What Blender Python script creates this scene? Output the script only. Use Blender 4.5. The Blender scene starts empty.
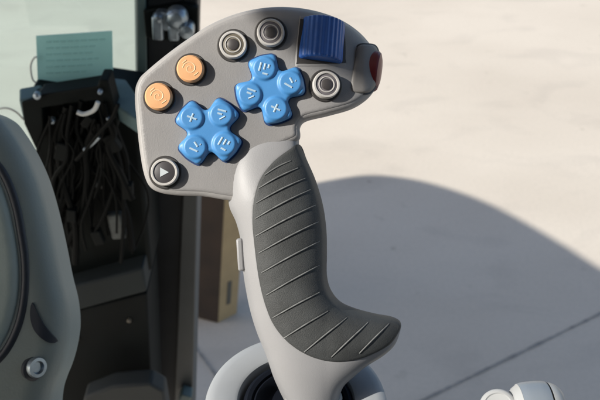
import bpy, bmesh, math, random
import numpy as np
from mathutils import Vector, Matrix
from mathutils.geometry import delaunay_2d_cdt
random.seed(7)
R = math.radians
sc = bpy.context.scene
col = sc.collection
F = 824.0                      # focal length in reference pixels
PITCH = R(35)
CAM = Vector((0, 0, 2.3))
RT = Vector((1, 0, 0))
UP = Vector((0, math.sin(PITCH), math.cos(PITCH)))
BK = Vector((0, -math.cos(PITCH), math.sin(PITCH)))
# sun direction (towards the sun)
SUN = (RT * -.77 + UP * .27 + BK * .575).normalized()

def ray(px, py): return -BK + RT * ((px - 300) / F) + UP * ((200 - py) / F)
def at(px, py, d): return CAM + ray(px, py) * d
def onY(px, py, Y):
    r = ray(px, py); return CAM + r * ((Y - CAM.y) / r.y)
def onZ(px, py, Z):
    r = ray(px, py); return CAM + r * ((Z - CAM.z) / r.z)

# ------------------------------------------------------------------ materials
def mat(name, c, rough=.5, metal=0., var=.06, vscale=20., bump=.0, bscale=400., spec=.5, coat=0., sss=0., c2=None, detail=4):
    m = bpy.data.materials.new(name); m.use_nodes = True
    nt = m.node_tree; n = nt.nodes; l = nt.links
    b = n['Principled BSDF']
    b.inputs['Roughness'].default_value = rough
    b.inputs['Metallic'].default_value = metal
    b.inputs['Specular IOR Level'].default_value = spec
    b.inputs['Coat Weight'].default_value = coat
    b.inputs['Coat Roughness'].default_value = .15
    tc = n.new('ShaderNodeTexCoord')
    nz = n.new('ShaderNodeTexNoise'); nz.inputs['Scale'].default_value = vscale; nz.inputs['Detail'].default_value = detail
    l.new(tc.outputs['Object'], nz.inputs['Vector'])
    cr = n.new('ShaderNodeValToRGB')
    cr.color_ramp.elements[0].position = .3; cr.color_ramp.elements[1].position = .7
    a = [max(0, x * (1 - var)) for x in c]; d = c2 if c2 else [min(1, x * (1 + var)) for x in c]
    cr.color_ramp.elements[0].color = (*a, 1); cr.color_ramp.elements[1].color = (*d, 1)
    l.new(nz.outputs['Fac'], cr.inputs['Fac']); l.new(cr.outputs['Color'], b.inputs['Base Color'])
    mr = n.new('ShaderNodeMapRange'); mr.inputs['To Min'].default_value = max(.02, rough - .07); mr.inputs['To Max'].default_value = min(1, rough + .07)
    l.new(nz.outputs['Fac'], mr.inputs['Value']); l.new(mr.outputs['Result'], b.inputs['Roughness'])
    if bump > 0:
        nb = n.new('ShaderNodeTexNoise'); nb.inputs['Scale'].default_value = bscale; nb.inputs['Detail'].default_value = 2
        l.new(tc.outputs['Object'], nb.inputs['Vector'])
        bp = n.new('ShaderNodeBump'); bp.inputs['Strength'].default_value = bump; bp.inputs['Distance'].default_value = .0004
        l.new(nb.outputs['Fac'], bp.inputs['Height']); l.new(bp.outputs['Normal'], b.inputs['Normal'])
    return m

M = dict(
    plate=mat('plate_plastic', (.203, .199, .198), .55, var=.09, vscale=30, bump=.22, bscale=1500),
    headshell=mat('head_shell_plastic', (.27, .264, .26), .5, var=.05, vscale=25, bump=.15, bscale=1500),
    shell=mat('shell_plastic', (.216, .218, .226), .5, var=.06, vscale=25, bump=.15, bscale=1500),
    rubber=mat('grip_rubber', (.039, .042, .043), .62, var=.25, vscale=60, bump=.5, bscale=2200, spec=.35),
    rib=mat('rubber_rib', (.125, .13, .13), .6, var=.3, vscale=300),  # paler than the rubber: the highlight along the ribs is in the colour
    bezel=mat('button_bezel', (.03, .028, .027), .5),
    orange=mat('orange_button', (.60, .32, .15), .5, var=.06, vscale=150),
    orangemark=mat('pale_orange_mark', (.66, .42, .24), .5),
    ringlight=mat('pale_ring', (.40, .39, .375), .5),
    tan=mat('tan_button', (.12, .105, .08), .5),
    greyb=mat('grey_button', (.13, .12, .13), .5),
    dark=mat('dark_button', (.045, .042, .045), .45),
    darkc=mat('button_centre', (.042, .038, .038), .45),
    blue=mat('blue_pad', (.052, .205, .455), .45, var=.05, vscale=80, bump=.1, bscale=1500),
    bluedk=mat('blue_edge', (.012, .035, .11), .45),
    wheel=mat('blue_wheel', (.014, .075, .30), .38, var=.15, vscale=150),
    white=mat('white_mark', (.42, .46, .48), .5), padmark=mat('pale_blue_mark', (.34, .46, .56), .55),
    red=mat('red_button', (.12, .014, .016), .4),
    pad=mat('side_pad', (.15, .145, .14), .5, bump=.2, bscale=1500),
    ringwhite=mat('ring_plastic', (.27, .285, .30), .45, var=.05, vscale=40),
    boot=mat('black_boot', (.0035, .005, .009), .65, spec=.12),
    black=mat('black_plastic', (.0035, .0055, .0052), .6, var=.3, vscale=30, spec=.12),
    dkpanel=mat('dark_panel', (.0060, .0078, .0076), .7, var=.3, vscale=12, bump=.3, bscale=500, spec=.15),
    teal=mat('teal_grey_lid', (.080, .135, .145), .6, var=.12, vscale=12),
    card=mat('teal_card', (.32, .63, .61), .75, var=.05, vscale=20),
    cardink=mat('card_print', (.27, .54, .52), .8),
    post=mat('post_paint', (0.012, .014, .016), .5, var=.3, vscale=14, spec=.2),
    postl=mat('post_teal_edge', (.068, .105, .105), .5, var=.15, vscale=14),
    postr=mat('post_grey_edge', (.050, .056, .056), .5, var=.15, vscale=14),
    metal=mat('zinc_metal', (.27, .32, .36), .34, metal=.8, var=.25, vscale=80),
    cable=mat('cable_black', (.0022, .0032, .0034), .5, spec=.08),
    cablew=mat('cable_pale', (.5, .52, .5), .4),
    label=mat('pale_label', (.09, .10, .095), .6, var=.3, vscale=90),
    seat=mat('grey_moulding', (.155, .19, .185), .5, var=.12, vscale=12, bump=.3, bscale=600),
    seat2=mat('grey_moulding_inner', (.27, .33, .315), .5, var=.15, vscale=12, bump=.3, bscale=600),
    seam=mat('moulding_seam', (.012, .018, .028), .5),
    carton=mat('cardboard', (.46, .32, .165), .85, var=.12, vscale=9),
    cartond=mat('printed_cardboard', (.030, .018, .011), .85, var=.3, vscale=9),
    knob=mat('knob_white', (.32, .33, .335), .35), knob2=mat('knob_grey', (.17, .20, .235), .35),
    roof=mat('roof_paint', (.3, .3, .3), .5),
)

# ------------------------------------------------------------------ helpers
def link(name, me, m, parent=None, smooth=True, ang=35, extra=()):
    if m is not None: me.materials.append(m)
    for e in extra: me.materials.append(e)
    if smooth:
        me.polygons.foreach_set('use_smooth', [True] * len(me.polygons))
        me.set_sharp_from_angle(angle=R(ang))
    o = bpy.data.objects.new(name, me); col.objects.link(o)
    if parent is not None: o.parent = parent
    return o

class MB:
    def __init__(s): s.v = []; s.f = []; s.mi = []
    def add(s, vs, fs, mi=0):
        k = len(s.v); s.v += [tuple(v) for v in vs]; s.f += [tuple(i + k for i in f) for f in fs]; s.mi += [mi] * len(fs); return s
    def hexa(s, p, mi=0):       # 4 bottom + 4 top points
        return s.add(p, [(0, 3, 2, 1), (4, 5, 6, 7), (0, 1, 5, 4), (1, 2, 6, 5), (2, 3, 7, 6), (3, 0, 4, 7)], mi)
    def box(s, c, h, rot=None, mi=0):
        p = [Vector((x * h[0], y * h[1], z * h[2])) for z in (-1, 1) for x, y in ((-1, -1), (1, -1), (1, 1), (-1, 1))]
        if rot is not None: p = [rot @ q for q in p]
        return s.hexa([q + Vector(c) for q in p], mi)
    def prism(s, pts, off, mi=0):   # pts 3-D polygon, off vector
        n = len(pts); a = [Vector(p) for p in pts]; b = [p + Vector(off) for p in a]
        return s.add(a + b, [tuple(range(n))[::-1], tuple(range(n, 2 * n))] + [(i, (i + 1) % n, n + (i + 1) % n, n + i) for i in range(n)], mi)
    def lathe(s, prof, c=(0, 0, 0), M3=None, n=48, mi=0):   # prof (r,z) from bottom centre to top centre
        vs = []; fs = []
        for r, z in prof:
            for k in range(n):
                a = 2 * math.pi * k / n; q = Vector((r * math.cos(a), r * math.sin(a), z))
                if M3 is not None: q = M3 @ q
                vs.append(q + Vector(c))
        for i in range(len(prof) - 1):
            for k in range(n):
                fs.append((i * n + k, i * n + (k + 1) % n, (i + 1) * n + (k + 1) % n, (i + 1) * n + k))
        fs.append(tuple(range(n))[::-1]); fs.append(tuple((len(prof) - 1) * n + k for k in range(n)))
        return s.add(vs, fs, mi)
    def tube(s, path, r, n=8, mi=0, closed=False):
        path = [Vector(p) for p in path]; vs = []; fs = []; m = len(path)
        ref = None
        for i, p in enumerate(path):
            t = (path[min(i + 1, m - 1)] - path[max(i - 1, 0)]).normalized()
            if closed: t = (path[(i + 1) % m] - path[i - 1]).normalized()
            if ref is None: ref = t.orthogonal().normalized()
            ref = (ref - t * ref.dot(t)).normalized(); b = t.cross(ref)
            rr = r[i] if isinstance(r, (list, tuple)) else r
            for k in range(n):
                a = 2 * math.pi * k / n; vs.append(p + (ref * math.cos(a) + b * math.sin(a)) * rr)
        for i in range(m if closed else m - 1):
            j = (i + 1) % m
            for k in range(n): fs.append((i * n + k, i * n + (k + 1) % n, j * n + (k + 1) % n, j * n + k))
        if not closed: fs += [tuple(range(n))[::-1], tuple((m - 1) * n + k for k in range(n))]
        return s.add(vs, fs, mi)
    def mesh(s, name):
        me = bpy.data.meshes.new(name); me.from_pydata(s.v, [], s.f)
        me.update(); return me
    def build(s, name, m, parent=None, bevel=0, smooth=True, extra=(), org=None, seg=2, ang=35):
        me = s.mesh(name)
        bm = bmesh.new(); bm.from_mesh(me); bmesh.ops.recalc_face_normals(bm, faces=bm.faces)
        bm.to_mesh(me); bm.free()
        if org is not None: me.transform(Matrix.Translation(-Vector(org)))
        if any(s.mi): me.polygons.foreach_set('material_index', s.mi)
        o = link(name, me, m, parent, smooth, ang, extra)
        if org is not None: o.location = org
        if bevel:
            b = o.modifiers.new('Bevel', 'BEVEL'); b.width = bevel; b.segments = seg; b.limit_method = 'ANGLE'; b.angle_limit = R(35); b.harden_normals = False
        return o

def tag(o, label=None, cat=None, group=None, kind=None):
    if label: o['label'] = label
    if cat: o['category'] = cat
    if group: o['group'] = group
    if kind: o['kind'] = kind
    return o
def empty(name, loc, label, cat, rot=None, group=None):
    o = bpy.data.objects.new(name, None); col.objects.link(o); o.empty_display_size = .02
    mw = Matrix.Translation(loc)
    if rot is not None: mw = mw @ rot.to_4x4()
    o.matrix_world = mw
    return tag(o, label, cat, group)

def catmull(pts, n=6, closed=True):
    P = [np.array(p, float) for p in pts]; m = len(P); out = []
    for i in range(m if closed else m - 1):
        if closed: a, b, c, d = P[i - 1], P[i], P[(i + 1) % m], P[(i + 2) % m]
        else: a, b, c, d = P[max(i - 1, 0)], P[i], P[i + 1], P[min(i + 2, m - 1)]
        for k in range(n):
            t = k / n
            out.append(.5 * ((2 * b) + (-a + c) * t + (2 * a - 5 * b + 4 * c - d) * t * t + (-a + 3 * b - 3 * c + d) * t ** 3))
    if not closed: out.append(P[-1])
    return [tuple(p) for p in out]
def resample(poly, step):
    P = np.array(poly + [poly[0]]); d = np.r_[0, np.cumsum(np.hypot(*np.diff(P, axis=0).T))]
    n = max(8, int(d[-1] / step)); s = np.linspace(0, d[-1], n, endpoint=False)
    return [(float(x), float(y)) for x, y in zip(np.interp(s, d, P[:, 0]), np.interp(s, d, P[:, 1]))]
def inside(X, Y, poly):
    P = np.array(poly); res = np.zeros(X.shape, bool); j = len(P) - 1
    for i in range(len(P)):
        xi, yi = P[i]; xj, yj = P[j]
        c = ((yi > Y) != (yj > Y)) & (X < (xj - xi) * (Y - yi) / (yj - yi + 1e-12) + xi)
        res ^= c; j = i
    return res
def dist(X, Y, poly):
    P = np.array(poly); Q = np.roll(P, -1, 0); best = np.full(X.shape, 1e9)
    for (ax, ay), (bx, by) in zip(P, Q):
        dx, dy = bx - ax, by - ay; L = dx * dx + dy * dy + 1e-12
        t = np.clip(((X - ax) * dx + (Y - ay) * dy) / L, 0, 1)
        best = np.minimum(best, np.hypot(X - ax - t * dx, Y - ay - t * dy))
    return best

# pixel-plane local frame of the joystick (mm-scale: 1 reference px at .45 m)
D0 = .45; K = D0 / F
BASE = (300, 404)
RC = Matrix((RT, UP, BK)).transposed()
def L(px, py, w=0):            # plate-plane point -> joystick local metres
    return Vector(((px - BASE[0]) * K, (BASE[1] - py) * K, w * K))

def sheet_solid(poly, front, back, step, tol=.6):
    """closed solid over a 2-D outline with front(x,y) and back(x,y) height fields"""
    poly = resample(poly, step)
    P = np.array(poly); x0, y0 = P.min(0); x1, y1 = P.max(0)
    inner = []
    # rings close to the edge catch the rolled rim
    gx, gy = np.meshgrid(np.arange(x0, x1, step), np.arange(y0, y1, step * .87))
    gx[1::2] += step / 2
    ok = inside(gx, gy, poly); dd = dist(gx, gy, poly)
    sel = ok & (dd > step * 1.0)
    inner = list(zip(gx[sel].tolist(), gy[sel].tolist()))
    C = P; nxt = np.roll(P, -1, 0); prv = np.roll(P, 1, 0); T = nxt - prv; T /= np.hypot(T[:, 0], T[:, 1])[:, None] + 1e-9
    area = .5 * np.sum(P[:, 0] * nxt[:, 1] - nxt[:, 0] * P[:, 1]); s = 1 if area > 0 else -1
    N = np.stack([-T[:, 1], T[:, 0]], 1) * s
    ring = []
    for e in (.25 * step, .6 * step):
        Q = P + N * e; ring += [(float(a), float(b)) for a, b in Q]
    RX = np.array([r[0] for r in ring]); RY = np.array([r[1] for r in ring])
    okr = inside(RX, RY, poly)
    ring = [r for r, k in zip(ring, okr) if k]
    n = len(poly)
    res = delaunay_2d_cdt([Vector(p) for p in poly + ring + inner], [(i, (i + 1) % n) for i in range(n)], [], 1, 1e-5)
    vs, es, fs = res[0], res[1], res[2]
    V = np.array([(v.x, v.y) for v in vs])
    zf = front(V[:, 0], V[:, 1]); zb = back(V[:, 0], V[:, 1])
    m = len(vs)
    verts = [L(V[i, 0], V[i, 1], zf[i]) for i in range(m)] + [L(V[i, 0], V[i, 1], zb[i]) for i in range(m)]
    faces = [tuple(f) for f in fs] + [tuple(i + m for i in f)[::-1] for f in fs]
    cnt = {}
    for f in fs:
        for a, b in zip(f, list(f[1:]) + [f[0]]): cnt[(a, b)] = 1
    for a, b in list(cnt):
        if (b, a) not in cnt: faces.append((b, a, a + m, b + m))
    mb = MB(); mb.add(verts, faces); return mb

# ------------------------------------------------------------------ joystick outlines
GRIP = catmull([(229, 205), (229, 180), (234, 158), (247, 141), (268, 130), (290, 126), (298, 131), (300, 144), (307, 160),
                (316, 181), (323, 205), (326.5, 230), (327, 255), (327, 275), (331, 290), (341, 302), (357, 309), (376, 314),
                (392, 317), (400.5, 322), (399.5, 332), (394, 345), (382, 356), (366, 366), (353, 377), (343, 387), (339, 402), (338, 430),
                (288, 430), (286, 406), (280, 392), (273, 376), (266, 355), (257, 333), (250, 310), (245, 285), (242, 262), (240.5, 240), (236, 222)], 6)
RUB = catmull([(300, 145), (289, 151), (274, 163), (262, 179), (256, 198), (254, 220), (256, 245), (260, 275), (266, 300), (275, 321),
               (290, 338), (310, 350), (332, 355.5), (356, 354), (376, 347.5), (389, 340), (397, 330), (400.5, 322), (392, 317), (376, 314),
               (357, 309), (341, 302), (331, 290), (327, 275), (327, 255), (326.5, 230), (323, 205), (316, 181), (307, 160)], 6)
HEAD = catmull([(137, 96), (139, 125), (142, 152), (146, 174), (152, 187), (163, 193), (180, 195.5), (205, 196.5), (228, 200), (248, 200), (262, 170),
                (280, 150), (299, 140), (300, 128), (306, 121), (328, 115.5), (350, 109), (364, 101), (374, 91), (380, 78), (382, 64), (379, 50), (371, 37), (358, 25),
                (340, 15.5), (317, 9.5), (290, 7.5), (262, 9.5), (236, 16), (211, 27), (190, 40.5), (170, 55), (150, 71.5), (141, 81)], 6)

# smooth inflation of the grip from a Poisson solve over its outline
GS = 2.0; GX0, GY0, GX1, GY1 = 220, 116, 410, 436
gx = np.arange(GX0, GX1 + 1, GS); gy = np.arange(GY0, GY1 + 1, GS)
XX, YY = np.meshgrid(gx, gy); INS = inside(XX, YY, GRIP).astype(float)
PHI = np.zeros_like(XX)
for _ in range(3500):
    a = np.zeros_like(PHI)
    a[1:-1, 1:-1] = .25 * (PHI[2:, 1:-1] + PHI[:-2, 1:-1] + PHI[1:-1, 2:] + PHI[1:-1, :-2] + GS * GS)
    a[-1] = a[-2]
    PHI = a * INS
def phi(x, y):
    u = np.clip((x - GX0) / GS, 0, len(gx) - 1.001); v = np.clip((y - GY0) / GS, 0, len(gy) - 1.001)
    i = u.astype(int); j = v.astype(int); fu = u - i; fv = v - j
    return (PHI[j, i] * (1 - fu) * (1 - fv) + PHI[j, i + 1] * fu * (1 - fv) + PHI[j + 1, i] * (1 - fu) * fv + PHI[j + 1, i + 1] * fu * fv)
GRIPR = resample(GRIP, 3.0)
def gripz(x, y):
    x = np.asarray(x, float); y = np.asarray(y, float)
    d = dist(x, y, GRIPR); w = np.clip(d / 6, 0, 1); w = w * w * (3 - 2 * w)
    z = np.sqrt((w * np.maximum(phi(x, y), 0) + (1 - w) * d * 17 * inside(x, y, GRIPR)) * 1.55)
    # the neck flattens into the head
    cap = 19.5 + 26 * np.clip((y - 138) / 62, 0, 1) ** 1.3
    z = z * cap / np.power(np.power(z, 4) + np.power(cap, 4) + 1e-9, .25)
    # saddle of the palm rest: it comes forward towards the hand at its lip
    lip = np.clip((x - 325) / 75, 0, 1) * np.clip((y - 290) / 25, 0, 1)
    return z + 6 * lip * np.clip(z / 8, 0, 1)
def bend(x, y):
    s = (x - 292) * .90 + (60 - y) * .42
    return .0042 * np.maximum(s, 0) ** 2
def headz(x, y, H=17.):
    x = np.asarray(x, float); y = np.asarray(y, float)
    d = dist(x, y, HEADR); w = np.clip((x - 215) / 110, 0, 1) * np.clip((95 - y) / 50, 0, 1)
    Rr = 6.5 + 13 * w
    q = np.clip(1 - d / Rr, 0, 1)
    return H - bend(x, y) - (Rr * .95) * (1 - np.sqrt(np.maximum(1 - q * q, 0)))
HEADR = resample(HEAD, 2.0)
def headface(x, y): return float(headz(np.array([x]), np.array([y]))[0])
def headback(x, y):
    d = dist(x, y, HEADR); q = np.clip(1 - d / 14, 0, 1)
    return -20 - bend(x, y) * .8 + 13 * (1 - np.sqrt(np.maximum(1 - q * q, 0)))

bpos = at(*BASE, D0)
joy = empty('control_lever', bpos, 'grey joystick lever with blue cross pads, orange buttons and ribbed black rubber grip', 'joystick', RC)
head = sheet_solid(HEAD, lambda x, y: headz(x, y) - .3, headback, 2.2).build('head_shell', M['headshell'], joy, ang=50)  # paler than the face plate, so the rim's lit bevel is partly colour
HP = np.array(resample(HEAD, 2.5)); TH = np.roll(HP, -2, 0) - np.roll(HP, 2, 0); TH /= np.hypot(TH[:, 0], TH[:, 1])[:, None]
NH = np.stack([-TH[:, 1], TH[:, 0]], 1); aH = np.sum(HP[:, 0] * np.roll(HP, -1, 0)[:, 1] - np.roll(HP, -1, 0)[:, 0] * HP[:, 1]); NH *= (1 if aH > 0 else -1)
FP = [tuple(p) for p in (HP + NH * 4.3)][::2]
FPR = resample(FP, 2)
sheet_solid(FP, lambda x, y: headz(x, y) - .5 + 1.1 * np.clip(dist(x, y, FPR) / 1.6, 0, 1), lambda x, y: headz(x, y) - 5, 2.0).build('face_plate', M['plate'], joy, ang=50)
GP = np.array(resample(GRIP, 2.0)); RR_ = resample(RUB, 3)
T_ = np.roll(GP, -2, 0) - np.roll(GP, 2, 0); T_ /= np.hypot(T_[:, 0], T_[:, 1])[:, None]
N_ = np.stack([-T_[:, 1], T_[:, 0]], 1)
ar_ = np.sum(GP[:, 0] * np.roll(GP, -1, 0)[:, 1] - np.roll(GP, -1, 0)[:, 0] * GP[:, 1]); N_ *= (1 if ar_ > 0 else -1)
dg_ = dist(GP[:, 0], GP[:, 1], RR_); ig_ = inside(GP[:, 0], GP[:, 1], RR_)
am_ = np.where(ig_, np.clip(dg_, 0, 1) * 3.5 + 1, np.clip(1 - dg_ / 4, 0, 1))
for _ in range(3): am_ = (np.roll(am_, 1) + am_ + np.roll(am_, -1)) / 3
SHELLP = [tuple(p) for p in GP + N_ * am_[:, None]]
def shellz(x, y):
    d = dist(x, y, RR_) * inside(x, y, RR_)
    return np.maximum(gripz(x, y) - 3.5 * np.clip((d - 1.5) / 3, 0, 1), 0)
shell = sheet_solid(SHELLP, shellz, lambda x, y: -shellz(x, y) * .9, 2.6).build('grip_shell', M['shell'], joy, ang=60)
ribs = [((266, 176), (291, 162)), ((260, 189), (298, 169)), ((258, 203), (305, 179)), ((257, 218), (310, 190)), ((257, 235), (315, 205)),
        ((260.5, 251), (318, 221)), ((263, 270), (319, 240)), ((267.5, 291.5), (319, 263)), ((274, 313), (319, 289)), ((284.5, 332.5), (327, 307)),
        ((304, 345.5), (345, 314)), ((330, 350.5), (366, 319)), ((357, 347.5), (387, 321))]
RIBN = []
for (a, b) in ribs:
    dx, dy = b[0] - a[0], b[1] - a[1]; q = math.hypot(dx, dy); RIBN.append((a, b, -dy / q, dx / q))   # normal pointing down the grip
def ribphase(x, y):
    D = np.stack([(x - a[0]) * nx + (y - a[1]) * ny for a, b, nx, ny in RIBN])     # >0: below that rib
    out = np.zeros(np.shape(x))
    for i in range(len(RIBN) - 1):
        u, v = D[i], -D[i + 1]; m = (u >= 0) & (v > 0)
        out = np.where(m, u / (u + v + 1e-6), out)
    a0_, b0_ = RIBN[0][0], RIBN[0][1]
    return out
def rubz(x, y):
    x = np.asarray(x, float); y = np.asarray(y, float)
    d = dist(x, y, RUBR); e = np.clip(d / 2.5, 0, 1)
    f = ribphase(x, y); fade = np.clip((d - 3) / 9, 0, 1)
    step = .75 * np.where(f < .9, f / .9, (1 - f) / .1) * fade
    return gripz(x, y) + 2.1 * np.sqrt(1 - (1 - e) ** 2) - .4 + step
RUBR = resample(RUB, 3)
rb = sheet_solid(RUB, rubz, lambda x, y: -gripz(x, y) * .9 - 1.6, 1.15)
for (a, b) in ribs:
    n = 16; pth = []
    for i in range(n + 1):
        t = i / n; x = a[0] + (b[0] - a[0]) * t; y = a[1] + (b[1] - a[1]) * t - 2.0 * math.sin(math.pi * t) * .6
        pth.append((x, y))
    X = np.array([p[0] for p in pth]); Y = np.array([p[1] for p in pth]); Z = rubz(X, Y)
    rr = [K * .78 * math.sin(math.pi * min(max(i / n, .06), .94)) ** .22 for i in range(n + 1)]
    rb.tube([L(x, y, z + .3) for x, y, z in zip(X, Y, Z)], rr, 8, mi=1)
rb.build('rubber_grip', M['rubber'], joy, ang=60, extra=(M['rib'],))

# face buttons ------------------------------------------------------------
def facerot(x, y):
    e = 1.5
    zx = (headface(x + e, y) - headface(x - e, y)) / (2 * e); zy = -(headface(x, y + e) - headface(x, y - e)) / (2 * e)
    nrm = Vector((-zx, -zy, 1)).normalized()
    return Vector((0, 0, 1)).rotation_difference(nrm).to_matrix()
def arc(r0, a0, a1, n, z):
    return [Vector((r0 * math.cos(a0 + (a1 - a0) * i / n), r0 * math.sin(a0 + (a1 - a0) * i / n), z)) for i in range(n + 1)]
def disc(mb, prof, x, y, mi=0):
    z = headface(x, y); mb.lathe([(r * K, h * K) for r, h in prof], L(x, y, z), facerot(x, y), 56, mi); return mb
def dome(r, h0, h1):
    return [(r, -4), (r, h0), (r - .5, h0 + .7), (r - 1.4, h1 - .15), (r * .5, h1 + .1), (.05, h1 + .15)]
def marks(name, x, y, h, paths, m, parent, rad=.75):
    mb = MB(); c = L(x, y, headface(x, y)); rot = facerot(x, y)
    for p in paths: mb.tube([c + rot @ (Vector((q[0], q[1], h)) * K) for q in p], rad * K, 6)
    return mb.build(name, m, parent)

for (x, y) in ((162.5, 99.5), (193.5, 72.5)):
    bz = disc(MB(), [(16.2, -4), (16.2, .6), (15.4, 1.4), (13.3, 1.2), (13.3, -2)], x, y).build('button_bezel', M['bezel'], joy)
    cap = disc(MB(), dome(13.2, 7.4, 9.6), x, y).build('push_button', M['orange'], joy)
    cap['label'] = 'orange round push button'
    sp = [(1.2 + .34 * t * 1.0) for t in range(18)]
    spiral = [(r * math.cos(.55 * i), r * math.sin(.55 * i)) for i, r in enumerate(sp)]
    marks('button_symbol', x, y, 9.35, [spiral, [(-7, 5), (-3.5, 8)], [(4, -7), (8, -4)]], M['orangemark'], cap)

for (x, y, k, r) in ((235, 49, 'tan', 15.2), (271.5, 37.2, 'greyb', 15.2), (325, 88, 'greyb', 15.2), (168.3, 173, 'dark', 15.2)):
    disc(MB(), [(r + 1.2, -4), (r + 1.2, .6), (r + .3, 1.4), (r - 1.6, 1.2), (r - 1.6, -2)], x, y).build('button_bezel', M['bezel'], joy)
    rg = disc(MB(), [(r - 1.8, -4), (r - 1.8, 7.0), (r - 2.6, 8.2), (r - 4.2, 8.2), (r - 4.7, 7.3), (r - 4.7, 2)], x, y).build('button_rim', M['ringlight'], joy)
    cap = disc(MB(), [(r - 4.8, -3), (r - 4.8, 6.8), (r - 5.6, 7.2), (.05, 7.3)], x, y).build('push_button', M[k], joy)
    if k == 'dark':
        cap['label'] = 'dark round push button with a white triangle'
        mb = MB(); c = L(x, y, headface(x, y)); rot = facerot(x, y)
        mb.prism([c + rot @ (Vector((a, b, 7.0)) * K) for a, b in ((-4, 4.6), (-4, -4.6), (4.4, 0))], rot @ Vector((0, 0, .8 * K)))
        mb.build('button_symbol', M['white'], cap)
    else:
        cap['label'] = 'round push button with a dark centre and pale rim'
        c = L(x, y, headface(x, y)); rot = facerot(x, y)
        MB().tube([c + rot @ (q * K) for q in arc(7.4, 0, 2 * math.pi, 40, 7.3)[:-1]], .65 * K, 6, closed=True).build('button_symbol', M['ringlight'], cap)
        disc(MB(), [(5.4, 3), (5.4, 7.8), (4.9, 8.1), (.05, 8.1)], x, y).build('button_centre', M['darkc'], cap)

# blue cross pads ------------------------------------------------------------
def cross_outline(arm, half, off, a0):
    pts = []
    for k in range(4):
        a = a0 + k * math.pi / 2; d = np.array((math.cos(a), math.sin(a))); n = np.array((-d[1], d[0]))
        # rounded square-ended arm, then the inner notch
        loc = [(half + 4.5, -half * 1.0), (arm - 8, -half * 1.04), (arm - 4.0, -half * 1.02), (arm - 1.2, -half * .84), (arm - .1, -half * .45), (arm + .5, 0), (arm - .1, half * .45), (arm - 1.2, half * .84), (arm - 4.0, half * 1.02), (arm - 8, half * 1.04), (half + 4.5, half * 1.0), (half + 1.3, half + 1.3)]
        pts += [tuple(d * u + n * v) for u, v in loc]
    return catmull(pts, 4)
glyphs = [[[(-3.5, -3), (-3.5, 4)], [(0, -1), (0, 4)], [(3.2, 1), (3.2, 4)], [(-.5, -4), (3.8, -4)]],
          [[(-3.5, 3.5), (3.5, 3.5)], [(-3, .5), (1, .5)], [(0, -4), (3.6, -.5)]],
          [[(-4, 0), (4, 0)], [(0, -3.5), (0, 3.5)]],
          [[(-3.5, -2.5), (3.5, -2.5)], [(-2, 3.5), (2, 1)], [(2.8, 3.6), (3.6, 3.6)]]]
for ci, (cx, cy, a0) in enumerate(((271, 92, R(74 + 0)), (211, 133, R(37)))):
    # a0 measured in plate coordinates, y up
    a0 = R(106) if ci == 0 else R(51)
    poly = [(cx + u, cy - v) for u, v in cross_outline(33.0, 13.3, 0, a0)]
    polyb = [(cx + (u) * 1.05, cy - v * 1.05) for u, v in cross_outline(33.0, 13.3, 0, a0)]
    zc = headface(cx, cy); pr = resample(poly, 1.5)
    def topz(x, y, pr=pr):
        d = dist(x, y, pr); q = np.clip(1 - d / 3.2, 0, 1)
        base = headz(x, y) + 8.6 - 3.2 * (1 - np.sqrt(np.maximum(1 - q * q, 0)))
        add = 0
        for k in range(4):
            a = a0 + k * math.pi / 2; lx = cx + 20.3 * math.cos(a); ly = cy - 20.3 * math.sin(a)
            rr = np.hypot(x - lx, y - ly); q2 = np.clip((12.8 - rr) / 3.2, 0, 1); add = add + 2.4 * q2 * q2 * (3 - 2 * q2) 
        return base + add
    sheet_solid(polyb, lambda x, y: headz(x, y) + 1.6, lambda x, y: headz(x, y) - 3, 2.0).build('pad_bezel', M['bluedk'], joy)
    pad = sheet_solid(poly, topz, lambda x, y: headz(x, y) - 2, 1.1).build('cross_pad', M['blue'], joy, ang=60)
    pad['label'] = 'blue cross-shaped rocker pad, upper right one' if ci == 0 else 'blue cross-shaped rocker pad, lower left one'
    for k in range(4):
        a = a0 + k * math.pi / 2; lx = cx + 20 * math.cos(a); ly = cy - 20 * math.sin(a)
        g = glyphs[(k + ci) % 4]; ca, sa = math.cos(R(-15 - 5 * k)), math.sin(R(-15 - 5 * k))
        paths = [[(1.2 * (u * ca - v * sa), 1.2 * (u * sa + v * ca)) for u, v in seg] for seg in g]
        marks('pad_symbol', lx, ly, 10.75, paths, M['padmark'], pad, 1.05)

# thumb wheel ------------------------------------------------------------------
wx, wy = 321.5, 41; zw = headface(wx, wy)
ax = Vector((-.10, -.995, .02)).normalized(); fr = facerot(wx, wy); ax = (fr @ ax).normalized(); nz_ = (fr @ Vector((0, 0, 1))).normalized(); ay = nz_.cross(ax)
W3 = Matrix((nz_, ay, ax)).transposed()
nr = 28; prof = []
mb = MB(); ring_n = nr * 8; wx_ = 0; zs = [(-21, .90), (-20, .975), (-19, 1), (19, 1), (20, .975), (21, .90)]
vs = []; fs = []
c = L(wx - .8, wy + 2.6, zw - 5.5)
for (z, s) in zs:
    for k in range(ring_n):
        a = 2 * math.pi * k / ring_n; rr = (22.6 + .38 * math.cos(2 * math.pi * (k % 8) / 8)) * s
        vs.append(c + W3 @ (Vector((rr * math.cos(a), rr * math.sin(a), z)) * K))
for i in range(len(zs) - 1):
    for k in range(ring_n): fs.append((i * ring_n + k, i * ring_n + (k + 1) % ring_n, (i + 1) * ring_n + (k + 1) % ring_n, (i + 1) * ring_n + k))
fs += [tuple(range(ring_n))[::-1], tuple((len(zs) - 1) * ring_n + k for k in range(ring_n))]
mb.add(vs, fs); mb.build('thumb_wheel', M['wheel'], joy, ang=25)
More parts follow.
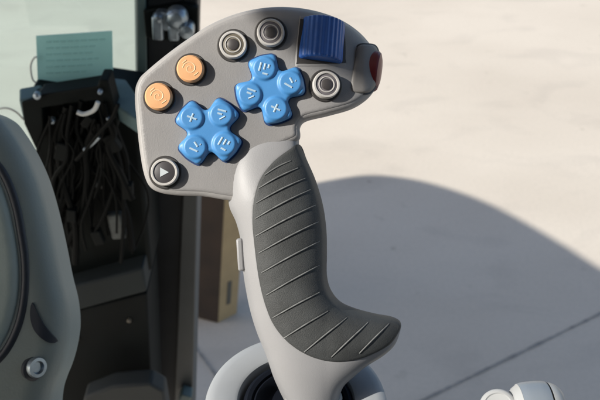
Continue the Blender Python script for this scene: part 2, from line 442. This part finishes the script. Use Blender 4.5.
# raised frame round the wheel
fr_pts = [(-27, 26), (-26, 28), (22, 30), (26, 29), (27, -24), (25, -26), (-22, -28), (-25, -27)]
wf = catmull([(wx - 26, wy + 24), (wx - 22, wy - 18), (wx - 18, wy - 21.5), (wx + 17, wy - 17), (wx + 21.5, wy - 12), (wx + 23, wy + 21), (wx + 20, wy + 26.5), (wx - 20, wy + 28.5)], 5)
sheet_solid(wf, lambda x, y: headz(x, y) + 1.4 - .8 * np.clip(1 - dist(x, y, wf) / 1.5, 0, 1), lambda x, y: headz(x, y) - 4, 1.8).build('wheel_frame', M['plate'], joy, ang=50)

wr = catmull([(wx - 24.5, wy + 22), (wx - 21.5, wy - 15), (wx - 18, wy - 18.5), (wx + 20, wy - 15), (wx + 23, wy - 9), (wx + 23.5, wy + 18), (wx + 20, wy + 24), (wx - 21, wy + 25.5)], 5)
sheet_solid(wr, lambda x, y: headz(x, y) + 1.75, lambda x, y: headz(x, y) - 3, 2.0).build('wheel_recess', M['bezel'], joy, ang=50)  # raised dark sheet paints the shade in and around the wheel opening
# side pad and red button on the right-hand end
sp = catmull([(357.5, 47), (368, 44), (377, 45), (380.5, 58), (379.5, 76), (374, 88), (367, 93.5), (355, 94), (349.5, 91), (351, 78), (354.5, 62)], 5)
def spz(x, y):
    d = dist(x, y, sp); q = np.clip(1 - d / 3.5, 0, 1)
    return headz(360 + (x - 360) * .35, 70 + (y - 70) * .8) + 4.5 - .10 * np.maximum(x - 362, 0) ** 1.6 - 3 * (1 - np.sqrt(np.maximum(1 - q * q, 0)))
sheet_solid(sp, spz, lambda x, y: headz(360, 70) - 22 + 0 * x, 1.8).build('side_pad', M['pad'], joy, ang=50)
spb = [(364 + (x - 364) * 1.11, 69 + (y - 69) * 1.07) for x, y in sp]
sheet_solid(spb, lambda x, y: spz(x, y) * 0 + headz(360 + (x - 360) * .35, 70 + (y - 70) * .8) + .6 - .10 * np.maximum(x - 362, 0) ** 1.6, lambda x, y: headz(360, 70) - 21 + 0 * x, 2.2).build('side_bezel', M['bezel'], joy, ang=50)
rdm = MB(); rc = Matrix.Rotation(R(78), 3, 'Y')
rdm.lathe([(15 * K, -6 * K), (15 * K, 3 * K), (13.5 * K, 5.5 * K), (9 * K, 7.3 * K), (.1 * K, 8 * K)], L(374.6, 69.5, headface(366, 70) - 11), Matrix.Rotation(R(-8), 3, 'Z') @ rc @ Matrix.Diagonal((1, 1.38, 1)), 40)
rdm.build('side_button', M['red'], joy)
# small latch on the back edge of the grip
MB().box(L(241.2, 254, 6), (3.2 * K, 16 * K, 7 * K), Matrix.Rotation(R(4), 3, 'Z')).build('trigger', M['shell'], joy, bevel=2 * K, seg=3)

# stem collar + boot + base ring: upright in the world (undo the lever's tilt)
WR = RC.transposed()
def Lw(px, py, w=0): return L(px, py, w)
stem_c = L(311, 398, 0)
st_c = MB().lathe([(.1 * K, -8 * K), (29 * K, -8 * K), (30 * K, -6 * K), (30 * K, 1 * K), (27.5 * K, 3 * K), (.1 * K, 3 * K)], L(313, 392, 0), Matrix.Rotation(R(-14), 3, 'Z') @ Matrix.Rotation(R(-72), 3, 'X'), 48)
st_c.build('stem_collar', M['headshell'], joy)
bt = MB()
prof = [(0.1, -60), (56, -60), (56, -6), (54.5, -1), (51, 1), (47, 0), (46, -3), (43, -1), (40, -3), (37, -8), (34, -12), (.1, -12)]
bt.lathe([(r * K, z * K) for r, z in prof], L(298, 402, 0), WR, 64)
bt.build('rubber_boot', M['boot'], joy)
ringm = MB()
prof = [(54, -55), (88, -58), (91, -50), (91.5, -6), (90, -2), (86, .5), (80, 1.0), (62, .5), (59, -1), (57.5, -5), (57.5, -52)]
n = 96
ringm.lathe([(r * K, z * K) for r, z in prof[::1]], L(296, 399, 0), WR, n)
housing = empty('lever_housing', bpos + RC @ L(296, 399, 0) - Vector((0, 0, 58 * K)), 'round pale plastic collar around the foot of the joystick lever', 'housing')
rm = ringm.mesh('collar'); rm.transform(Matrix.Translation(bpos) @ RC.to_4x4())
bm = bmesh.new(); bm.from_mesh(rm)
big = [f for f in bm.faces if len(f.verts) > 10]; bmesh.ops.delete(bm, geom=big, context='FACES')
bmesh.ops.recalc_face_normals(bm, faces=bm.faces); bm.to_mesh(rm); bm.free()
rm.transform(Matrix.Translation(-housing.location)); link('collar', rm, M['ringwhite'], housing)

# ------------------------------------------------------------------ throttle knob at lower right, armrest below the frame
kc = at(526, 411, .47); kk = .47 / F
kn = empty('throttle_knob', kc - Vector((0, 0, .035)), 'pale grey rounded knob poking up at the bottom edge right of the joystick', 'knob')
def rel(mb, name, m, root, **k):
    me = mb.mesh(name); me.transform(Matrix.Translation(-root.location))
    bm = bmesh.new(); bm.from_mesh(me); bmesh.ops.recalc_face_normals(bm, faces=bm.faces); bm.to_mesh(me); bm.free()
    if any(mb.mi): me.polygons.foreach_set('material_index', mb.mi)
    bev = k.pop('bevel', 0)
    o = link(name, me, m, root, True, k.get('ang', 40), k.get('extra', ()))
    if bev:
        b = o.modifiers.new('Bevel', 'BEVEL'); b.width = bev; b.segments = 3; b.limit_method = 'ANGLE'; b.angle_limit = R(35)
    return o
XR = Matrix.Rotation(R(5), 3, 'Z') @ Matrix.Rotation(R(90), 3, 'Y')
XR = RC @ XR
def kl(prof, c, mname, name):
    rel(MB().lathe([(r_ * kk, z_ * kk) for r_, z_ in prof], c, XR, 64), name, M[mname], kn)
kl([(.1, -20), (21, -20), (24, -18), (26.5, -14), (27.5, -13.2)], kc + RT * kk * 7, 'knob', 'knob_bevel')
kl([(.1, -13), (27.6, -13), (28.6, -9), (29, -4), (29, 6), (28.4, 12), (27.6, 15), (.1, 15)], kc + RT * kk * 7, 'knob2', 'knob_body')
kl([(.1, 14), (25.2, 14), (25.2, 17.5), (.1, 17.5)], kc + RT * kk * 7, 'bezel', 'knob_groove')
kl([(.1, 17.2), (26.5, 17.2), (26, 20), (23.5, 25), (19, 29), (12, 31), (.1, 32)], kc + RT * kk * 7, 'knob', 'end_cap')
rel(MB().lathe([(r_ * kk, z_ * kk) for r_, z_ in ((.1, -12), (18.5, -12), (19, 0), (18.3, 3), (16.5, 4.6), (14, 5), (13, 4), (.1, 3.4))], kc + RT * kk * -29 + UP * 4.5 * kk + BK * 6 * kk, RC @ Matrix.Rotation(R(-28), 3, 'X') @ Matrix.Rotation(R(-14), 3, 'Y'), 48), 'thumb_rest', M['knob'], kn)
rel(MB().box(kc - Vector((0, 0, .022)), (.010, .008, .020)), 'stalk', M['black'], kn, bevel=.003)
hb = housing.location
am = empty('armrest', Vector((.07, hb.y - .05, hb.z - .16)), 'dark armrest console carrying the joystick lever and the pale knob', 'armrest')
amb = MB().box(Vector((.05, hb.y - .075, hb.z - .075)), (.17, .085, .045))
rel(amb, 'armrest_body', M['dkpanel'], am, bevel=.015)
rel(MB().tube([kc - Vector((0, 0, .03)), Vector((kc.x, kc.y - .05, hb.z - .04))], .009, 16), 'stalk_base', M['black'], am)

# ------------------------------------------------------------------ ground
def ground_mat():
    m = bpy.data.materials.new('concrete_ground'); m.use_nodes = True; nt = m.node_tree; n = nt.nodes; l = nt.links
    b = n['Principled BSDF']; b.inputs['Roughness'].default_value = .85; b.inputs['Specular IOR Level'].default_value = .25
    tc = n.new('ShaderNodeTexCoord')
    def noise(s, d, sx=1, sy=1, dist=0):
        mp = n.new('ShaderNodeMapping'); mp.inputs['Scale'].default_value = (sx, sy, 1); mp.inputs['Rotation'].default_value = (0, 0, R(12))
        l.new(tc.outputs['Object'], mp.inputs['Vector'])
        q = n.new('ShaderNodeTexNoise'); q.inputs['Scale'].default_value = s; q.inputs['Detail'].default_value = d; q.inputs['Distortion'].default_value = dist
        l.new(mp.outputs['Vector'], q.inputs['Vector']); return q.outputs['Fac']
    cr = n.new('ShaderNodeValToRGB'); e = cr.color_ramp.elements
    e[0].position = .32; e[0].color = (.452, .405, .342, 1); e[1].position = .62; e[1].color = (.503, .455, .388, 1)
    l.new(noise(.9, 8, .75, 1.4), cr.inputs['Fac'])
    cr2 = n.new('ShaderNodeValToRGB'); e = cr2.color_ramp.elements
    e[0].position = .33; e[0].color = (.84, .84, .85, 1); e[1].position = .47; e[1].color = (1, 1, 1, 1)
    l.new(noise(2.6, 10, .8, 1.5, .8), cr2.inputs['Fac'])
    mx = n.new('ShaderNodeMixRGB'); mx.blend_type = 'MULTIPLY'; mx.inputs['Fac'].default_value = .45
    l.new(cr.outputs['Color'], mx.inputs['Color1']); l.new(cr2.outputs['Color'], mx.inputs['Color2'])
    cr3 = n.new('ShaderNodeValToRGB'); e = cr3.color_ramp.elements
    e[0].position = .3; e[0].color = (.9, .9, .9, 1); e[1].position = .6; e[1].color = (1.0, 1.0, 1.0, 1)
    l.new(noise(60, 6), cr3.inputs['Fac'])
    mx2 = n.new('ShaderNodeMixRGB'); mx2.blend_type = 'MULTIPLY'; mx2.inputs['Fac'].default_value = .6
    l.new(mx.outputs['Color'], mx2.inputs['Color1']); l.new(cr3.outputs['Color'], mx2.inputs['Color2'])
    cr4 = n.new('ShaderNodeValToRGB'); e = cr4.color_ramp.elements
    e[0].position = .22; e[0].color = (.74, .73, .72, 1); e[1].position = .33; e[1].color = (1, 1, 1, 1)
    l.new(noise(9, 5, 1, 1, .4), cr4.inputs['Fac'])
    mx3 = n.new('ShaderNodeMixRGB'); mx3.blend_type = 'MULTIPLY'; mx3.inputs['Fac'].default_value = .7
    l.new(mx2.outputs['Color'], mx3.inputs['Color1']); l.new(cr4.outputs['Color'], mx3.inputs['Color2'])
    vo = n.new('ShaderNodeTexVoronoi'); vo.inputs['Scale'].default_value = 3.2; l.new(tc.outputs['Object'], vo.inputs['Vector'])
    cr5 = n.new('ShaderNodeValToRGB'); e = cr5.color_ramp.elements
    e[0].position = .025; e[0].color = (.6, .58, .56, 1); e[1].position = .055; e[1].color = (1, 1, 1, 1)
    l.new(vo.outputs['Distance'], cr5.inputs['Fac'])
    mx4 = n.new('ShaderNodeMixRGB'); mx4.blend_type = 'MULTIPLY'; mx4.inputs['Fac'].default_value = .5
    l.new(mx3.outputs['Color'], mx4.inputs['Color1']); l.new(cr5.outputs['Color'], mx4.inputs['Color2'])
    l.new(mx4.outputs['Color'], b.inputs['Base Color'])
    bp = n.new('ShaderNodeBump'); bp.inputs['Strength'].default_value = .25; bp.inputs['Distance'].default_value = .004
    l.new(noise(90, 6), bp.inputs['Height']); l.new(bp.outputs['Normal'], b.inputs['Normal'])
    return m
GM = ground_mat()
g = MB().add([(-60, -60, 0), (60, -60, 0), (60, 60, 0), (-60, 60, 0)], [(0, 1, 2, 3)]).build('ground', GM, smooth=False)
tag(g, kind='structure')
JM = mat('joint_filler', (.25, .24, .22), .9, var=.25, vscale=14)
def strip(a, b, w):
    a = Vector(a); b = Vector(b); t = (b - a).normalized(); nrm = Vector((-t.y, t.x, 0)) * w / 2; up = Vector((0, 0, .004))
    N = 160; vs = []; fs = []
    for i in range(N + 1):
        p = a.lerp(b, i / N); j = random.uniform(.3, 1.15); vs += [p - nrm * j + up, p + nrm * j + up]
    for i in range(N): fs.append((2 * i, 2 * i + 2, 2 * i + 3, 2 * i + 1))
    return vs, fs
jt = MB()
p1 = onZ(430, 397, 0); p2 = onZ(600, 314, 0); d = (p2 - p1)
jt.add(*strip(p1 - d * 1.0, p1 + d * 2.5, .012))
p1 = onZ(191, 342, 0); p2 = onZ(219, 380, 0); d = (p2 - p1)
jt.add(*strip(p1 - d * .6, p1 + d * 4, .012))
tag(jt.build('ground_joint', JM, smooth=False), kind='structure')

# ------------------------------------------------------------------ carton outside
cb = onZ(218, 323, 0)
ct = empty('cardboard_box', cb, 'tall brown cardboard box standing on the shaded concrete behind the joystick grip', 'box')
def hz(v): return Vector((v.x, v.y, 0))
lft = onZ(178, 315, 0); rgt = onZ(237, 313, 0)
a, b2, c2 = hz(lft), hz(cb), hz(rgt); d4 = a + (c2 - b2)
H = .62
mb = MB().hexa([a, b2, c2, d4] + [q + Vector((0, 0, H)) for q in (a, b2, c2, d4)])
bx = rel(mb, 'carton', M['carton'], ct, bevel=.003)
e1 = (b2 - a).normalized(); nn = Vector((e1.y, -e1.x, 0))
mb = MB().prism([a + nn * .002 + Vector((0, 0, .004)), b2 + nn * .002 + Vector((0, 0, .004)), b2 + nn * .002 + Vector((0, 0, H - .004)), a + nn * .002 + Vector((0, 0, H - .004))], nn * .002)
rel(mb, 'printed_side', M['cartond'], ct)  # one face covered in a much darker colour
e2 = (c2 - b2).normalized(); n2 = Vector((e2.y, -e2.x, 0))
q0 = b2 + e2 * .035 + n2 * .001
rel(MB().prism([q0 + Vector((0, 0, .08)), q0 + e2 * .02 + Vector((0, 0, .08)), q0 + e2 * .02 + Vector((0, 0, .2)), q0 + Vector((0, 0, .2))], n2 * .001), 'carton_tape', M['tan'], ct)

ct.rotation_euler = (0, R(5.5), 0)
# ------------------------------------------------------------------ door post with latch
Yp = 1.0
def quadY(pts, Y): return [onY(x, y, Y) for x, y in pts]
post_pts = quadY([(144, -60), (200, -60), (190, 470), (151, 470)], Yp)
pr_ = empty('door_post', (post_pts[2] + post_pts[3]) / 2, 'dark upright door post with a metal latch near its top', 'post')
rel(MB().prism(quadY([(144.5, -60), (199, -60), (186, 470), (150, 470)], Yp), (0, .05, 0)), 'post_body', M['post'], pr_, bevel=.004)
rel(MB().prism(quadY([(135.5, -60), (145.6, -60), (151.6, 470), (142.5, 470)], Yp - .004), (-.01, .045, 0)), 'post_edge', M['postl'], pr_, bevel=.002)
rel(MB().prism(quadY([(188, 60), (200.5, 60), (191, 470), (172, 470)], Yp - .006), (.002, .05, 0)), 'door_seal', M['postr'], pr_, bevel=.002)
rec = quadY([(143, 11), (182, 4), (198, 8), (198, 36), (176, 42), (146, 38)], Yp - .012)
rel(MB().prism(rec, (0, .014, 0)), 'latch_plate', M['black'], pr_, bevel=.002)
def pb(px, py, Y=Yp - .02): return onY(px, py, Y)
u = 1.1 / F * 1.0
lt = MB()
lt.box(pb(158.5, 26), (5.2 * u, .010, 12 * u), Matrix.Rotation(R(3), 3, 'Y'))
lt.box(pb(172, 21), (12 * u, .008, 9 * u), Matrix.Rotation(R(12), 3, 'Y'))
lt.box(pb(174, 31), (5.0 * u, .009, 8 * u))
FY = Matrix.Rotation(R(90), 3, 'X')
lt.lathe([(.1 * u, -6 * u), (10 * u, -6 * u), (11 * u, 0), (10 * u, 8 * u), (7 * u, 11 * u), (.1 * u, 12 * u)], pb(177, 16.5), FY, 32)
rel(lt, 'latch_body', M['metal'], pr_, bevel=.003)
rel(MB().lathe([(.1 * u, -12 * u), (6.2 * u, -12 * u), (7.2 * u, 0), (6.4 * u, 6 * u), (.1 * u, 8 * u)], pb(187, 30, Yp - .03), FY, 32), 'latch_bolt', M['metal'], pr_)
rel(MB().lathe([(.1 * u, -12 * u), (4.6 * u, -12 * u), (5 * u, 0), (3.4 * u, 4 * u), (.1 * u, 5 * u)], pb(158.5, 18, Yp - .03), FY, 32), 'latch_bolt', M['metal'], pr_)
rel(MB().lathe([(.1 * u, -6 * u), (2.2 * u, -6 * u), (2 * u, 2 * u), (.1 * u, 3 * u)], pb(176, 49, Yp - .002), FY, 20), 'post_screw', M['post'], pr_)
rel(MB().box(pb(186, 394, Yp - .02), (.010, .012, .009), Matrix.Rotation(R(25), 3, 'Y')), 'hinge', M['postl'], pr_, bevel=.003)

# ------------------------------------------------------------------ window pane left of the post (tinted)
gm = bpy.data.materials.new('tinted_glass'); gm.use_nodes = True; nt = gm.node_tree; nt.nodes.clear()
o_ = nt.nodes.new('ShaderNodeOutputMaterial'); t_ = nt.nodes.new('ShaderNodeBsdfTransparent'); t_.inputs['Color'].default_value = (.82, .905, .90, 1)
gl = nt.nodes.new('ShaderNodeBsdfGlossy'); gl.inputs['Roughness'].default_value = .02
nzz = nt.nodes.new('ShaderNodeTexNoise'); nzz.inputs['Scale'].default_value = 6
mrr = nt.nodes.new('ShaderNodeMapRange'); mrr.inputs['To Min'].default_value = .02; mrr.inputs['To Max'].default_value = .06
mix = nt.nodes.new('ShaderNodeMixShader'); nt.links.new(nzz.outputs['Fac'], mrr.inputs['Value']); nt.links.new(mrr.outputs['Result'], mix.inputs['Fac'])
nt.links.new(t_.outputs[0], mix.inputs[1]); nt.links.new(gl.outputs[0], mix.inputs[2]); nt.links.new(mix.outputs[0], o_.inputs['Surface'])
gp = [onY(x, y, 1.09) for x, y in ((-140, -60), (141, -60), (147, 470), (-140, 470))]
gl_o = MB().prism(gp, (0, .005, 0)).build('window_pane', gm, org=(gp[2] + gp[3]) / 2, smooth=False)
tag(gl_o, 'greenish tinted window pane left of the dark door post', 'window')

# ------------------------------------------------------------------ console with wiring
Yc = .86
con = empty('control_console', onY(85, 470, Yc + .04), 'black open electrical console with loose wiring between seat and door post', 'console')
rel(MB().prism(quadY([(28, 92), (137, 108), (152, 272), (52, 300)], Yc + .02), (0, .10, 0)), 'console_body', M['black'], con, bevel=.006)
# lid wings (teal, top faces)
zt = onY(22, 99, Yc).z + .004
pl = [onZ(19, 88, zt), onZ(19, 100, zt), onZ(40, 97, zt), onZ(42, 84, zt)]
rel(MB().prism(pl, (0, 0, -.03)), 'lid', M['teal'], con, bevel=.003)
zt2 = onY(120, 100, Yc + .01).z
pl = [onZ(110, 77, zt2), onZ(126, 79, zt2), onZ(139, 98, zt2), onZ(140, 122, zt2), onZ(113, 104, zt2)]
rel(MB().prism(pl, (0, 0, -.02)), 'lid', M['teal'], con, bevel=.003)
# frame of the opening, a jagged black bracket
br = quadY([(21, 102), (36, 99), (38, 95), (98, 86), (99, 80), (108, 80), (112, 96), (118, 118), (118, 128), (104, 122), (98, 100), (42, 108), (44, 130), (36, 150), (24, 124)], Yc - .01)
rel(MB().prism(br, (0, .03, 0)), 'bracket', M['black'], con, bevel=.002)
cbm = MB(); rnd = random.Random(3)
for i in range(34):
    x0 = rnd.uniform(45, 120); y0 = rnd.uniform(100, 125); x1 = x0 + rnd.uniform(-40, 30); y1 = rnd.uniform(190, 265)
    x1 = min(max(x1, 50), 132)
    mx_, my_ = (x0 + x1) / 2 + rnd.uniform(-25, 25), (y0 + y1) / 2 + rnd.uniform(-15, 15)
    ctrl = [(x0, y0), ((x0 + mx_) / 2 + rnd.uniform(-8, 8), (y0 + my_) / 2), (mx_, my_), ((x1 + mx_) / 2 + rnd.uniform(-8, 8), (y1 + my_) / 2), (x1, y1)]
    pts = catmull(ctrl, 6, False); yo = rnd.uniform(-.02, .005)
    cbm.tube([onY(x, y, Yc + yo + .0) for x, y in pts], rnd.choice((.0014, .002, .0026, .0045)), 8)
wl = rel(cbm, 'wiring', M['cable'], con); wl['label'] = 'tangle of black cables'
for (x, y, a_, q) in ((62, 150, 20, 1), (112, 142, -25, 1), (72, 214, 8, .8), (98, 236, -12, .9), (128, 190, 5, .9), (88, 120, 40, .7)):
    rel(MB().box(onY(x, y, Yc - .012), (.007 * q, .006, .012 * q), Matrix.Rotation(R(a_), 3, 'Y')), 'connector_block', M['dkpanel'], con, bevel=.0015)
def cable(pts, r, m, Y=Yc - .03, name='cable'):
    return rel(MB().tube([onY(x, y, Y) for x, y in catmull(pts, 6, False)], r, 8), name, m, con)
cable([(77, 112), (84, 114), (94, 110), (98, 102)], .0026, M['cablew'])
cable([(84, 150), (92, 144), (99, 137)], .0022, M['metal'], name='connector')
cable([(76, 160), (88, 147), (100, 132), (112, 118), (118, 104)], .0026, M['cable'])
for (x, y, r) in ((37, 96, .0045), (100, 92, .003), (108, 118, .0025), (52, 121, .004)):
    rel(MB().lathe([(.0001, -.004), (r, -.004), (r, .001), (r * .6, .003), (.0001, .0035)], onY(x, y, Yc - .014), FY, 20), 'console_screw', M['metal'], con)
rel(MB().box(onY(117, 225, Yc - .002), (.0095, .006, .020), Matrix.Rotation(R(-4), 3, 'Y')), 'connector_block', M['label'], con, bevel=.003)
rel(MB().box(onY(100, 184, Yc - .002), (.006, .004, .004), Matrix.Rotation(R(20), 3, 'Y')), 'connector_block', M['postr'], con, bevel=.001)
# console plinth (lower step and panel)
pn = empty('floor_panel', onY(110, 480, Yc), 'dark grey lower panel with two small screws under the wiring console', 'panel')
stp = quadY([(40, 296), (143, 268), (147, 292), (52, 318)], Yc - .01)
rel(MB().prism(stp, (0, .10, 0)), 'panel_step', mat('dark_step', (.017, .022, .023), .6, var=.2, vscale=12, spec=.2), pn, bevel=.004)
rel(MB().prism(quadY([(40, 320), (147, 293), (156, 470), (60, 470)], Yc + .004), (0, .10, 0)), 'panel_face', M['dkpanel'], pn, bevel=.003)
for (x, y) in ((77, 340), (129, 321)):
    rel(MB().lathe([(.0001, -.004), (.0030, -.004), (.0030, .001), (.0001, .003)], onY(x, y, Yc + .001), FY, 20), 'panel_screw', M['tan'], pn)
fl = quadY([(66, 470), (84, 398), (112, 387), (150, 384), (164, 392), (176, 470)], .80)
tag(MB().prism(fl, (0, .03, 0)).build('floor_mat', mat('floor_mat_rubber', (.016, .020, .020), .7, var=.2, vscale=20, bump=.4, bscale=400), bevel=.004, org=(fl[0] + fl[5]) / 2),
    'grey rounded rubber floor hump below the dark panel', 'floor mat')
# card standing on the console
cd = quadY([(36, 36), (112, 31), (113, 80), (38, 88)], Yc + .055)
cdo = empty('paper_card', (cd[2] + cd[3]) / 2, 'teal printed card standing upright on top of the console', 'card')
rel(MB().prism(cd, (0, .0012, 0)), 'card_sheet', M['card'], cdo)
pm = MB()
for j in range(6):
    y = 42 + j * 6.2
    x = 46
    while x < 100 - (j % 3) * 7:
        w = rnd.uniform(3, 9); y2 = y - (x - 40) * .05
        a_ = quadY([(x, y2), (x + w, y2 - w * .05), (x + w, y2 + 1.3 - w * .05), (x, y2 + 1.3)], Yc + .0545)
        pm.prism(a_, (0, .0006, 0)); x += w + 2
rel(pm, 'card_print', M['cardink'], cdo)
# wire hooks left of the card
hk = MB().tube([onY(x, y, Yc + .05) for x, y in catmull([(38, 84), (33, 80), (31, 72), (31, 64), (34, 58), (37, 57)], 6, False)], .0012, 8)
rel(hk, 'wire_loop', M['cablew'], con)
hk = MB().tube([onY(x, y, Yc + .05) for x, y in catmull([(-6, 110), (6, 108), (16, 112), (24, 120)], 6, False)], .0012, 8)
rel(hk, 'wire_loop', M['cablew'], con)

# ------------------------------------------------------------------ moulded seat side at far left
ds = .60; ks = ds / F
def S(px, py, w=0): return at(px, py, ds) + BK * (w * ks)
st = empty('seat_side', S(10, 470), 'grey moulded seat side with a dark curved seam and round metal latch', 'seat')
so = catmull([(-60, 110), (-25, 108), (0, 117), (14, 133), (27, 155), (38, 180), (47, 210), (55, 245), (62, 280), (68, 305), (70, 330), (67, 352), (62, 370), (56, 385), (52, 400), (50, 430), (50, 470), (-60, 470)], 6)
def solid_at(poly, front, back, step, fn):
    P0 = globals()['L']; globals()['L'] = fn
    try: return sheet_solid(poly, front, back, step)
    finally: globals()['L'] = P0
sor = resample(so, 4)
def soz(x, y):
    d = dist(x, y, sor); q = np.clip(1 - d / 26, 0, 1)
    return 20 - 24 * (1 - np.sqrt(np.maximum(1 - q * q, 0)))
rel(solid_at(so, soz, lambda x, y: -40 + 0 * x, 4, S), 'seat_shell', M['seat'], st, ang=60)
si = catmull([(-60, 150), (-30, 150), (0, 172), (12, 195), (20, 225), (25, 258), (25, 290), (19, 318), (8, 342), (-8, 360), (-60, 365)], 6)
sir = resample(si, 4)
rel(solid_at(si, lambda x, y: soz(x, y) + 6 - 6 * np.clip(1 - dist(x, y, sir) / 7, 0, 1) ** 2, lambda x, y: 5 + 0 * x, 4, S), 'seat_cushion', M['seat2'], st, ang=60)
sm = catmull([(-30, 146), (-2, 160), (12, 178), (22, 205), (28, 235), (31.5, 262), (31, 292), (25, 322), (12, 348), (-6, 366)], 6, False)
X = np.array([p[0] for p in sm]); Y = np.array([p[1] for p in sm]); Z = soz(X, Y)
rel(MB().tube([S(x, y, z - 3.2) for x, y, z in zip(X, Y, Z)], 5.2 * ks, 14), 'seam_piping', M['seam'], st)
nt_ = catmull([(39, 300), (44, 310), (50, 321), (57, 331), (62, 339), (56, 340), (47, 334), (40, 325), (37, 312)], 5)
rel(solid_at(nt_, lambda x, y: soz(x, y) + 1.6, lambda x, y: 0 * x, 3, S), 'recess', M['seam'], st)  # dark wedge-shaped patch lying slightly proud of the shell
kr = RC @ Matrix.Rotation(R(50), 3, 'Y') @ Matrix.Rotation(R(0), 3, 'X')
kz = float(soz(np.array([40.]), np.array([362.]))[0])
kc2 = S(39, 363, kz - 2)
lk = empty('tmp', (0, 0, 0), 'x', 'x'); bpy.data.objects.remove(lk)
rel(MB().lathe([(r * ks, z * ks) for r, z in ((.1, -4), (11, -4), (12, 2), (10, 4), (.1, 4))], kc2 + BK * 0 - UP * 2 * ks, kr, 40), 'latch_recess', M['seam'], st)
rel(MB().lathe([(r * ks, z * ks) for r, z in ((5, 2), (9.5, 2), (10.5, 6), (9.5, 9), (6.5, 9), (5, 6))], kc2, kr, 40), 'latch_ring', M['metal'], st)

# ------------------------------------------------------------------ unseen slab added overhead, outline projected back from the wanted curved shadow
ZR = 2.95
def toroof(P):
    t = (ZR - P.z) / SUN.z; return P + SUN * t
edge = catmull([(60, 330), (150, 262), (230, 208), (290, 189), (340, 179), (370, 177), (405, 181), (440, 190), (480, 205), (520, 226), (560, 250), (600, 275), (645, 290), (680, 280), (700, 260)], 4, False)
rp = [toroof(onZ(x, y, 0)) for x, y in edge]
LV = lambda x, y: toroof(at(x, y, D0 - .01))
rp = rp[:-2]
rp += [Vector((-.6, 1.25, ZR)), Vector((.6, 1.25, ZR)), Vector((.6, -.7, ZR)), LV(520, 160), LV(400, 106), LV(372, 92), LV(345, 74), LV(292, 54), LV(262, 26), LV(240, 2), LV(225, -50), LV(150, -110), LV(95, -60), LV(85, 100), LV(75, 230), LV(30, 300), LV(20, 440), LV(20, 800)]  # outline shaped to shade the upper head and console, keeping the lever sunlit
rp += [toroof(onZ(100, 620, 0)), toroof(onZ(-300, 620, 0)), toroof(onZ(-500, 400, 0))]
print('ROOF', [(round(p.x, 2), round(p.y, 2)) for p in rp])
rc_ = sum(rp, Vector()) / len(rp)
rr_ = MB().prism(rp, (0, 0, .03)).build('cab_roof', M['roof'], org=rc_, smooth=False)
tag(rr_, 'curved grey cab roof overhead whose shadow falls on the concrete', 'roof')

rw = MB().prism([(-.9, -.40, 1.2), (.8, -.40, 1.2), (.8, -.40, 2.94), (-.9, -.40, 2.94)], (0, -.05, 0)).build('cab_rear_wall', M['black'], org=(0, -.42, 1.2), smooth=False)  # unseen panel added behind the camera to cut sky fill inside the cab
tag(rw, 'black rear wall of the cab behind the viewer', 'wall')
# ------------------------------------------------------------------ light, sky, camera
w = bpy.data.worlds.new('World'); sc.world = w; w.use_nodes = True
bg = w.node_tree.nodes['Background']; sky = w.node_tree.nodes.new('ShaderNodeTexSky'); sky.sky_type = 'NISHITA'; sky.sun_disc = False; sky.dust_density = 1.6
el = math.asin(SUN.z); az = math.atan2(SUN.x, SUN.y)
sky.sun_elevation = el; sky.sun_rotation = az
w.node_tree.links.new(sky.outputs[0], bg.inputs['Color']); bg.inputs['Strength'].default_value = .103
sl = bpy.data.lights.new('sun', 'SUN'); sl.energy = 4.2; sl.angle = R(.4); sl.color = (1, .95, .87)
so_ = bpy.data.objects.new('sun', sl); col.objects.link(so_); so_.rotation_euler = SUN.to_track_quat('Z', 'Y').to_euler(); so_.location = SUN * 10
cd_ = bpy.data.cameras.new('camera'); co = bpy.data.objects.new('camera', cd_); col.objects.link(co)
co.matrix_world = Matrix.Translation(CAM) @ RC.to_4x4()
cd_.sensor_width = 36; cd_.lens = 36 * F / 600; cd_.clip_start = .01; cd_.clip_end = 300
cd_.dof.use_dof = True; cd_.dof.focus_distance = .445; cd_.dof.aperture_fstop = 22
sc.camera = co
vs_ = sc.view_settings; vs_.view_transform = 'Standard'; vs_.look = 'None'; vs_.gamma = 1; vs_.exposure = .85
